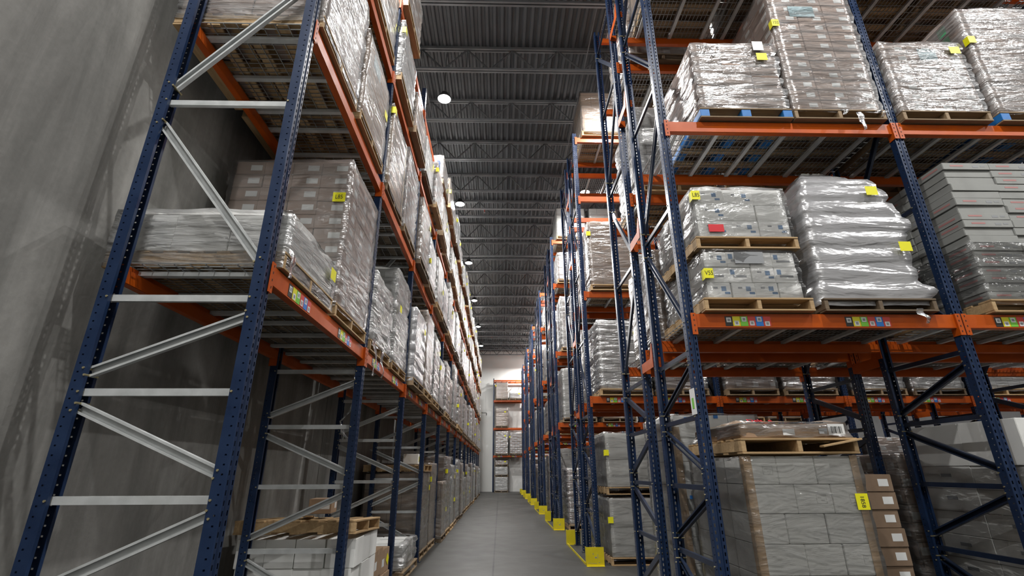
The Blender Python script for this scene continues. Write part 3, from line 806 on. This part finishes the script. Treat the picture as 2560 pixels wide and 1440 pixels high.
carton_grid(t, .98, 1.14, PAL_H, 3, 3, 6, .20, 'brown_cardboard', 'plain', 9)
boards(t, 1.0, 1.16, PAL_H, 1.34, 'pine_wood')
ob('stretch_wrap', wrap_mesh(1.02, 1.18, PAL_H, PAL_H + 1.2, 6, 'clear_film', 10, rough=.014), t); ptag(t, CTAG, (-.55, -.625, 1.22))
put_load('pink', 1.5, FR_L - .58, 7.09, zl[1], R90, 'wrapped tan tray load, second shelf of left rack, second bay, far side', GL, 'weathered_wood', 0)
# left, first shelf, second bay
t = load_root('lumpy clear-wrapped white load, first shelf of left rack, second bay, near side', FR_L - .59, 5.90, zl[0], R90, GL)
pallet(t, 1.0, 1.18, 'pine_wood', True)
carton_grid(t, .92, 1.1, PAL_H, 3, 3, 4, .20, 'grey_cardboard', 'label', 11)
ob('stretch_wrap', wrap_mesh(.98, 1.14, PAL_H, PAL_H + .82, 3, 'milky_film', 12, rough=.03), t)
ob('film_tail', tail_mesh(.42, 1), t, (-.50, -.62, .12)); ob('film_tail', tail_mesh(.30, 4), t, (-.12, -.62, .05))
t = load_root('taller grey wrapped load, first shelf of left rack, second bay, far side', FR_L - .58, 7.02, zl[0], R90, GL)
pallet(t, 1.0, 1.18, 'pine_wood', True)
carton_grid(t, .96, 1.1, PAL_H, 3, 3, 7, .19, 'grey_cardboard', 'label', 12)
ob('stretch_wrap', wrap_mesh(.98, 1.14, PAL_H, PAL_H + 1.33, 6, 'milky_film', 13, rough=.02), t); ptag(t, TAG, (-.3, -.61, .9))
# left, third and top shelf beside the camera
for (lv, y, h, k, lab) in ((2, 3.52, 1.2, 'tan', 'brown load nearest the camera on third shelf of left rack'), (2, 4.66, 1.25, 'brown', 'brown carton load on third shelf of left rack, first bay, far side')):
    put_load(k, h, FR_L - .58, y, zl[lv], R90, lab, GL, 'pine_wood', 0)

# left, floor: second bay onwards
t = load_root('stack of white boxes on the floor under the left rack', -2.02, 5.98, 0, R90, GL, 'white_box_load')
pallet(t, 1.02, 1.2, 'weathered_wood', True)
carton_grid(t, .96, 1.16, PAL_H, 3, 4, 3, .26, 'white_cardboard', 'plain', 14, jit=.012)
t = load_root('split pine pallet lying tilted on the stack of white boxes', -2.02, 5.93, .935, R90, None, 'broken_pallet', 'pallet')
t.rotation_euler = (.0, .05, R90)
for n_, me, loc in pallet_pieces(1.05, 1.2, 'pine_wood'): ob(n_, me, t, loc)
b = MB(); b.box((-.5, -.05, 0), (.35, .05, .018), 'pine_wood'); ob('loose_board', b.mesh('loose_board', bevel=.003), t, (.1, .1, .135), (.03, .03, .3))
def single_box(label, x, y, z, rot, sx, sy, sz, m, style, group=None):
    o = ob('cardboard_box', carton_mesh(sx, sy, sz, m, style), None, (x, y, z), (0, 0, rot)); return tag(o, label, 'box', group)
single_box('small brown box with two white labels on the split pallet', -1.98, 6.05, 1.11, R90 + .1, .30, .24, .15, 'brown_cardboard', 'label')
G = 'loose brown boxes beside the white box stack'
single_box('lower brown box with a white label next to the white box stack', -1.72, 6.86, .0, R90, .52, .42, .33, 'brown_cardboard', 'tape', G)
single_box('upper brown box with a white label next to the white box stack', -1.70, 6.84, .335, R90 + .02, .50, .42, .30, 'brown_cardboard', 'tape', G)
bx_ = single_box('upper brown box with a yellow sticker near the aisle post', -1.71, 7.36, .30, R90 - .02, .44, .40, .28, 'brown_cardboard', 'tape', G)
ob('yellow_sticker', TAG, bx_, (.12, -.203, .14), (0, .6, 0))
single_box('lower brown box under the one with the yellow sticker', -1.70, 7.36, .0, R90, .46, .42, .297, 'brown_cardboard', 'tape', G)
single_box('brown box at the back, against the concrete wall', -2.3, 6.95, 0, R90, .6, .5, .5, 'dark_cardboard', 'tape', G)
t = load_root('low white parcels wrapped loosely in film on a floor pallet, left', -2.0, 9.0, 0, R90, GL, 'parcel_load')
pallet(t, 1.36, 1.15, 'weathered_wood', True)
carton_grid(t, 1.2, 1.0, PAL_H, 3, 2, 1, .34, 'white_cardboard', 'plain', 15, jit=.03)
ob('stretch_wrap', wrap_mesh(1.26, 1.06, PAL_H, PAL_H + .36, 2, 'milky_film', 16, rough=.05, over=.1), t)
single_box('open-topped brown carton behind the loosely wrapped white parcels', -2.2, 8.01, 0, R90, .44, .5, .62, 'brown_cardboard', 'plain')
for (y, h, k, lab) in ((10.74, 1.5, 'tan', 'tall brown boxed load carrying an empty pallet, floor of left rack'), (11.86, 1.72, 'tan', 'tall brown boxed load right behind the pallet-topped one, left floor')):
    put_load(k, h, FR_L - .6, y, 0, R90, lab, GL, 'weathered_wood', 1)
t = load_root('empty pine pallet lying on top of the tall brown boxed load', FR_L - .6, 10.72, 1.535, R90, None, 'wooden_pallet', 'pallet')
for n_, me, loc in pallet_pieces(1.05, 1.2, 'pine_wood'): ob(n_, me, t, loc)
o = single_box('small white box with yellow sticker on the empty pine pallet', FR_L - .38, 10.9, 1.68, R90, .36, .3, .2, 'white_cardboard', 'plain'); ob('yellow_sticker', TAG, o, (0, -.153, .1))

# ---- right rack, camera side, first shelf
Y0 = 4.19
t = load_root('lower white carton load on the first shelf, first bay right', 2.375, Y0 + .58, zr[0], 0, GR)
pallet(t, 1.02, 1.16, 'pine_wood', True)
carton_grid(t, .89, 1.08, PAL_H, 4, 3, 3, .157, 'white_cardboard', 'handle', 21, jit=.008, styles=['handle', 'print', 'plain', 'handle'])
box_part('grey_label', t, (-.15, -.56, PAL_H + .345), (.13, -.556, PAL_H + .465), 'printed_grey', 0)
ob('stretch_wrap', wrap_mesh(.90, 1.09, PAL_H, PAL_H + .475, 3, 'thin_film', 22, rough=.016, over=.02), t); ptag(t, CTAG, (-.468, -.572, .37), 'V55')
t = load_root('upper white carton load with red sticker, stacked on another white load', 2.385, Y0 + .60, zr[0] + PAL_H + .503, 0, GR)
pallet(t, 1.0, 1.16, 'pine_wood', True)
carton_grid(t, .92, 1.1, PAL_H, 3, 3, 3, .18, 'white_cardboard', 'print', 23, jit=.01, styles=['print', 'print', 'plain'])
box_part('red_sticker', t, (-.36, -.578, PAL_H + .045), (-.21, -.575, PAL_H + .125), 'red_sticker', 0)
ob('stretch_wrap', wrap_mesh(.93, 1.11, PAL_H, PAL_H + .545, 3, 'thin_film', 24, rough=.01, over=.03), t); ptag(t, CTAG, (-.485, -.583, .58), 'L85')
t = load_root('lumpy silver film-wrapped load, first shelf, first bay right', 3.51, Y0 + .58, zr[0], 0, GR)
pallet(t, 1.06, 1.16, 'dark_wood', True)
def lerp_tab(k, tab):
    for (a, x), (b_, y) in zip(tab, tab[1:]):
        if k <= b_: return x + (y - x) * (k - a) / (b_ - a)
    return tab[-1][1]
def hump(k):
    xl = lerp_tab(k, [(0, -.54), (.06, -.52), (.12, -.49), (.6, -.48), (.72, -.45), (.86, -.36), (.93, -.24), (1, -.16)])
    xr = lerp_tab(k, [(0, .54), (.06, .60), (.11, .46), (.40, .45), (.47, .56), (.55, .54), (.60, .45), (.78, .40), (.84, .33), (.90, .22), (1, .10)])
    d = lerp_tab(k, [(0, 1), (.6, 1), (.75, .95), (.85, .86), (.93, .55), (1, .35)])
    return xr - xl, d, (xr + xl) / 2, .02 * k
nl = 8; hh = 1.60
for q in range(nl):
    fx, fy, ox, oy = hump((q + 1) / nl * .98); fx = min(fx, hump(q / nl)[0]) - .05
    for sx in (-.5, .5):
        ob('sack', wrap_mesh(.48 * fx, .94 * fy, PAL_H + q * hh / nl, PAL_H + (q + 1) * hh / nl - .01, 1, 'grey_cardboard', 30 + q, over=.0, bulge=.02), t, (sx * .48 * fx + ox, oy, 0))
ob('stretch_wrap', wrap_mesh(1.0, 1.06, PAL_H, PAL_H + hh, 9, 'thick_film', 31, rough=.009, bulge=.03, taper=hump, over=.06), t)
ptag(t, TAG, (.26, -.54, 1.30)); ptag(t, TAG, (.40, -.575, .66))
ob('film_tail', tail_mesh(.14, 5), t, (.34, -.575, .02))
t = load_root('tall stack of flat white boxes printed red, first shelf, second bay right', 5.10, Y0 + .62, zr[0], 0, GR)
pallet(t, 1.06, 1.22, 'pine_wood', True)
carton_grid(t, 1.0, 1.16, PAL_H, 2, 2, 18, .084, 'dull_cardboard', 'red', 25, jit=.01, styles=['red', 'red', 'plain'])
ob('stretch_wrap', wrap_mesh(1.01, 1.18, PAL_H, PAL_H + .6, 4, 'thin_film', 26, top=False), t)
# second shelf
t = load_root('tan tray load on a blue pallet, second shelf, first bay right', 2.63, Y0 + .60, zr[1], 0, GR)
pallet(t, 1.0, 1.2, 'blue_pallet_paint', True)
carton_grid(t, .95, 1.14, PAL_H, 3, 3, 6, .152, 'pinkish_cardboard', 'plain', 27, jit=.008)
ob('stretch_wrap', wrap_mesh(.97, 1.16, PAL_H, PAL_H + .92, 6, 'milky_film', 28, bulge=.028, rough=.014, over=.02), t)
text('marker_writing', 'HTRIC S', .085, t, (-.30, -.612, .95), (R90, .1, 0), 'ink_black', .8); text('marker_writing', 'V', .07, t, (-.26, -.612, .83), (R90, .2, 0), 'ink_black', 1.2)
box_part('paper_label', t, (.22, -.612, .93), (.34, -.609, 1.06), 'label_paper', 0); ptag(t, TAG, (.30, -.61, .84))
t = load_root('very tall labelled carton load, second shelf, first bay right', 3.655, Y0 + .60, zr[1], 0, GR)
pallet(t, 1.0, 1.2, 'weathered_wood', True)
carton_grid(t, .96, 1.14, PAL_H, 3, 3, 13, .142, 'pinkish_cardboard', 'label', 29)
ob('stretch_wrap', wrap_mesh(.97, 1.16, PAL_H, PAL_H + 1.85, 13, 'clear_film', 32, bulge=.01, rough=.012, over=.03), t)
box_part('teal_label', t, (-.25, -.578, 1.50), (.05, -.576, 1.66), 'teal_label', 0); ptag(t, CTAG, (-.51, -.607, 1.36), '155')
ob('film_tail', tail_mesh(.24, 3), t, (.18, -.62, .06)); ob('film_tail', tail_mesh(.10, 6), t, (.40, -.62, .10)); ob('film_tail', tail_mesh(.09, 8), t, (.02, -.62, .10))
t = load_root('brown carton load with pale teal label, second shelf, second bay right', 4.835, Y0 + .60, zr[1], 0, GR)
pallet(t, .98, 1.2, 'weathered_wood', True)
carton_grid(t, .94, 1.14, PAL_H, 3, 3, 7, .138, 'pinkish_cardboard', 'label', 33)
ob('stretch_wrap', wrap_mesh(.96, 1.16, PAL_H, PAL_H + .975, 7, 'milky_film', 34, bulge=.018, rough=.014, over=.02), t)
box_part('teal_label', t, (-.05, -.58, .86), (.16, -.578, 1.02), 'teal_label', 0); ptag(t, TAG, (.36, -.612, .98))
t = load_root('brown load with green straps on a blue pallet, second shelf, second bay right', 5.93, Y0 + .60, zr[1], 0, GR)
pallet(t, 1.0, 1.2, 'blue_pallet_paint', True)
carton_grid(t, .95, 1.14, PAL_H, 2, 2, 8, .19, 'pinkish_cardboard', 'plain', 35)
for k in range(9): box_part('green_corner_block', t, (-.492, -.40, PAL_H + .02 + k * .165), (-.480, -.30, PAL_H + .02 + k * .165 + .12), 'green_strap', 0)
ob('stretch_wrap', wrap_mesh(.97, 1.16, PAL_H, PAL_H + 1.53, 8, 'milky_film', 36, bulge=.012, rough=.012, over=.03), t); ptag(t, CTAG, (-.515, -.61, 1.15))
# floor of the first right row
t = load_root('tall white carton column with brown corner boards, floor, first bay right', 2.47, Y0 + .60, 0, 0, GR)
pallet(t, 1.0, 1.2, 'weathered_wood', True)
carton_grid(t, .94, 1.16, PAL_H, 3, 3, 7, .2165, 'pale_cardboard', 'stamp', 37, jit=.003, bond=([.28, .34, .38], [.40, .32, .28]), styles=['stamp', 'plain', 'plain'])
boards(t, .945, 1.165, PAL_H, 1.65)
ob('stretch_wrap', wrap_mesh(.955, 1.175, PAL_H, PAL_H + 1.49, 7, 'thin_film', 38, bulge=.003, rough=.006), t)
p = ob('pallet_tag', TAG, t, (.43, -.60, 1.30), (0, R90, 0)); text('tag_number', '1858', .045, p, (0, -.0022, 0), (R90, 0, 0), 'ink_black', 1.0)
t = load_root('pine pallet with a broken board on the white carton column', 2.475, Y0 + .58, 1.662, 0, None, 'wooden_pallet', 'pallet')
for n_, me, loc in pallet_pieces(.98, 1.2, 'pine_wood'): ob(n_, me, t, loc)
b = MB(); b.box((-.17, -.03, -.008), (.17, .03, .008), 'pine_wood'); ob('broken_board', b.mesh('broken_board', bevel=.003), t, (.33, -.62, .085), (0, -.17, 0))
t = load_root('flat brown carton wrapped in crinkled film on the broken-board pallet', 2.475, Y0 + .55, 1.792, 0, None, 'wrapped_carton', 'carton')
b = MB(); b.box((-.45, -.5, 0), (.45, .5, .115), 'brown_cardboard'); ob('carton', b.mesh('carton', bevel=.005), t)
ob('film', wrap_mesh(.91, 1.01, .01, .12, 1, 'clear_film', 39, rough=.03, bulge=.02, over=.0), t)
box_part('barcode_label', t, (.29, -.525, .02), (.43, -.522, .11), 'label_paper', 0)
b = MB()
for k in range(9): b.box((.315 + k * .011, -.527, .035), (.315 + k * .011 + (.003 + .004 * (k % 3 == 0)), -.5252, .09), 'ink_black')
ob('barcode', b.mesh('barcode'), t); box_part('paper_label', t, (.21, -.525, .03), (.28, -.522, .075), 'printed_grey', 0); box_part('paper_label', t, (-.1, -.525, .02), (.0, -.522, .07), 'label_paper', 0)
text('marker_writing', 'Delt', .07, t, (-.30, -.48, .142), (.5, 0, 0), 'marker_red', 1.1); text('marker_writing', 'e', .07, t, (-.17, -.48, .142), (.5, 0, 0), 'marker_red', 1.1)
t = load_root('brown carton stack with a white label on each, behind the white column', 3.325, 5.23, 0, 0, GR)
pallet(t, .68, .88, 'dark_wood', True)
carton_grid(t, .64, .84, PAL_H, 2, 2, 9, .152, 'dark_cardboard', 'label', 41, jit=.014)
t = load_root('large pale boxes above film-wrapped white cartons, floor, second bay right', 4.92, Y0 + .63, 0, 0, GR)
pallet(t, 1.0, 1.2, 'weathered_wood', True)
carton_grid(t, .96, 1.16, PAL_H, 2, 2, 7, .205, 'white_cardboard', 'print', 42)
carton_grid(t, .97, 1.17, PAL_H + 7 * .205, 1, 2, 1, .39, 'white_cardboard', 'plain', 43)
ob('stretch_wrap', wrap_mesh(.98, 1.18, PAL_H, PAL_H + 1.44, 7, 'thin_film', 44, top=False), t)
put_load('plain', 1.7, 6.08, Y0 + .6, 0, 0, 'large white box load, floor, second bay right, inner side', GR, 'weathered_wood', 0)
put_load('brown', 1.3, 6.17, Y0 + .6, zr[0], 0, 'wrapped brown carton load, first shelf, second bay right, inner side', GR, 'weathered_wood', 0)
t = load_root('tall white box load with blue tape in the rear of the first right row', 2.45, 6.27, 0, 0, GR)
pallet(t, 1.0, 1.2, 'weathered_wood', True)
carton_grid(t, .95, 1.12, PAL_H, 3, 3, 8, .25, 'white_cardboard', 'plain', 45, hidden_back=False)
boards(t, .96, 1.13, PAL_H, 2.0); ob('stretch_wrap', wrap_mesh(.97, 1.14, PAL_H, PAL_H + 2.0, 8, 'thin_film', 46, bulge=.003, rough=.006), t)
for (x, z) in ((-.36, 2.07), (-.02, 2.09), (-.25, 1.86), (-.40, 1.25)): box_part('blue_tape', t, (x, -.594, z), (x + .05, -.592, z + .035), 'blue_tape', 0)
put_load('brown', 1.5, 3.57, 6.27, 0, math.pi, 'wrapped brown carton load, floor, rear of first right row, inner side', GR, 'weathered_wood', 0)
# floor of the second right row: two white loads one on the other
for k, (z, lab) in enumerate(((0, 'lower of two stacked white loads at the second right row end'), (1.13, 'upper of two stacked white loads at the second right row end'))):
    t = load_root(lab, 2.44, R_ROWS[1] + .50, z, 0, 'pallet loads in the second right rack row')
    pallet(t, 1.0, 1.2, 'pine_wood', True); carton_grid(t, .95, 1.14, PAL_H, 2, 2, 2, .47, 'pale_cardboard', 'plain', 50 + k)
    ob('stretch_wrap', wrap_mesh(.97, 1.16, PAL_H, PAL_H + .945, 2, 'thin_film', 52 + k, rough=.012), t); ptag(t, CTAG, (-.51, -.61, .72))
    if k: box_part('red_clip', t, (.0, -.612, .03), (.06, -.605, .10), 'red_sticker', 0)
# film strip hanging inside the left rack, small conduit hook on the end wall
b = MB(); b.smooth = True
pts = [(0, 0, 0), (.0, .01, -.22), (.02, 0, -.40), (-.02, .01, -.52), (-.10, 0, -.62), (-.08, .01, -.72), (.0, 0, -.80)]
b.tube(pts, .011, 'tail_film', 6); b.tube([(-.10, 0, -.62), (-.05, .02, -.74), (-.06, .02, -.82)], .006, 'tail_film', 5)
tag(ob('film_strip', b.mesh('film_strip'), None, (-1.60, 5.42, 2.66)), 'twisted strip of clear film hanging from the left rack beam', 'film')
b = MB(); b.tube([(-.25, 0, .0), (.1, 0, 0), (.13, 0, -.02)], .018, 'switch_grey', 8); b.box((.10, -.03, -.22), (.16, .02, -.02), 'lamp_housing'); b.box((-.27, -.02, -.05), (-.22, .05, .05), 'switch_grey')
tag(ob('wall_bracket', b.mesh('wall_bracket'), None, (-1.25, WALL_F - .05, 6.1)), 'small dark bracket on the white end wall above the left rack end', 'bracket')
b = MB(); b.box((-.003, -.055, -.11), (0, .055, .11), 'label_paper'); b.box((-.0045, -.02, -.06), (-.003, .02, .03), 'chip_green')
tag(ob('small_sign', b.mesh('small_sign'), None, (R_X - POST_W / 2 - .002, 4.30, 2.10)), 'small white sign with a green mark on the nearest right post', 'sign')
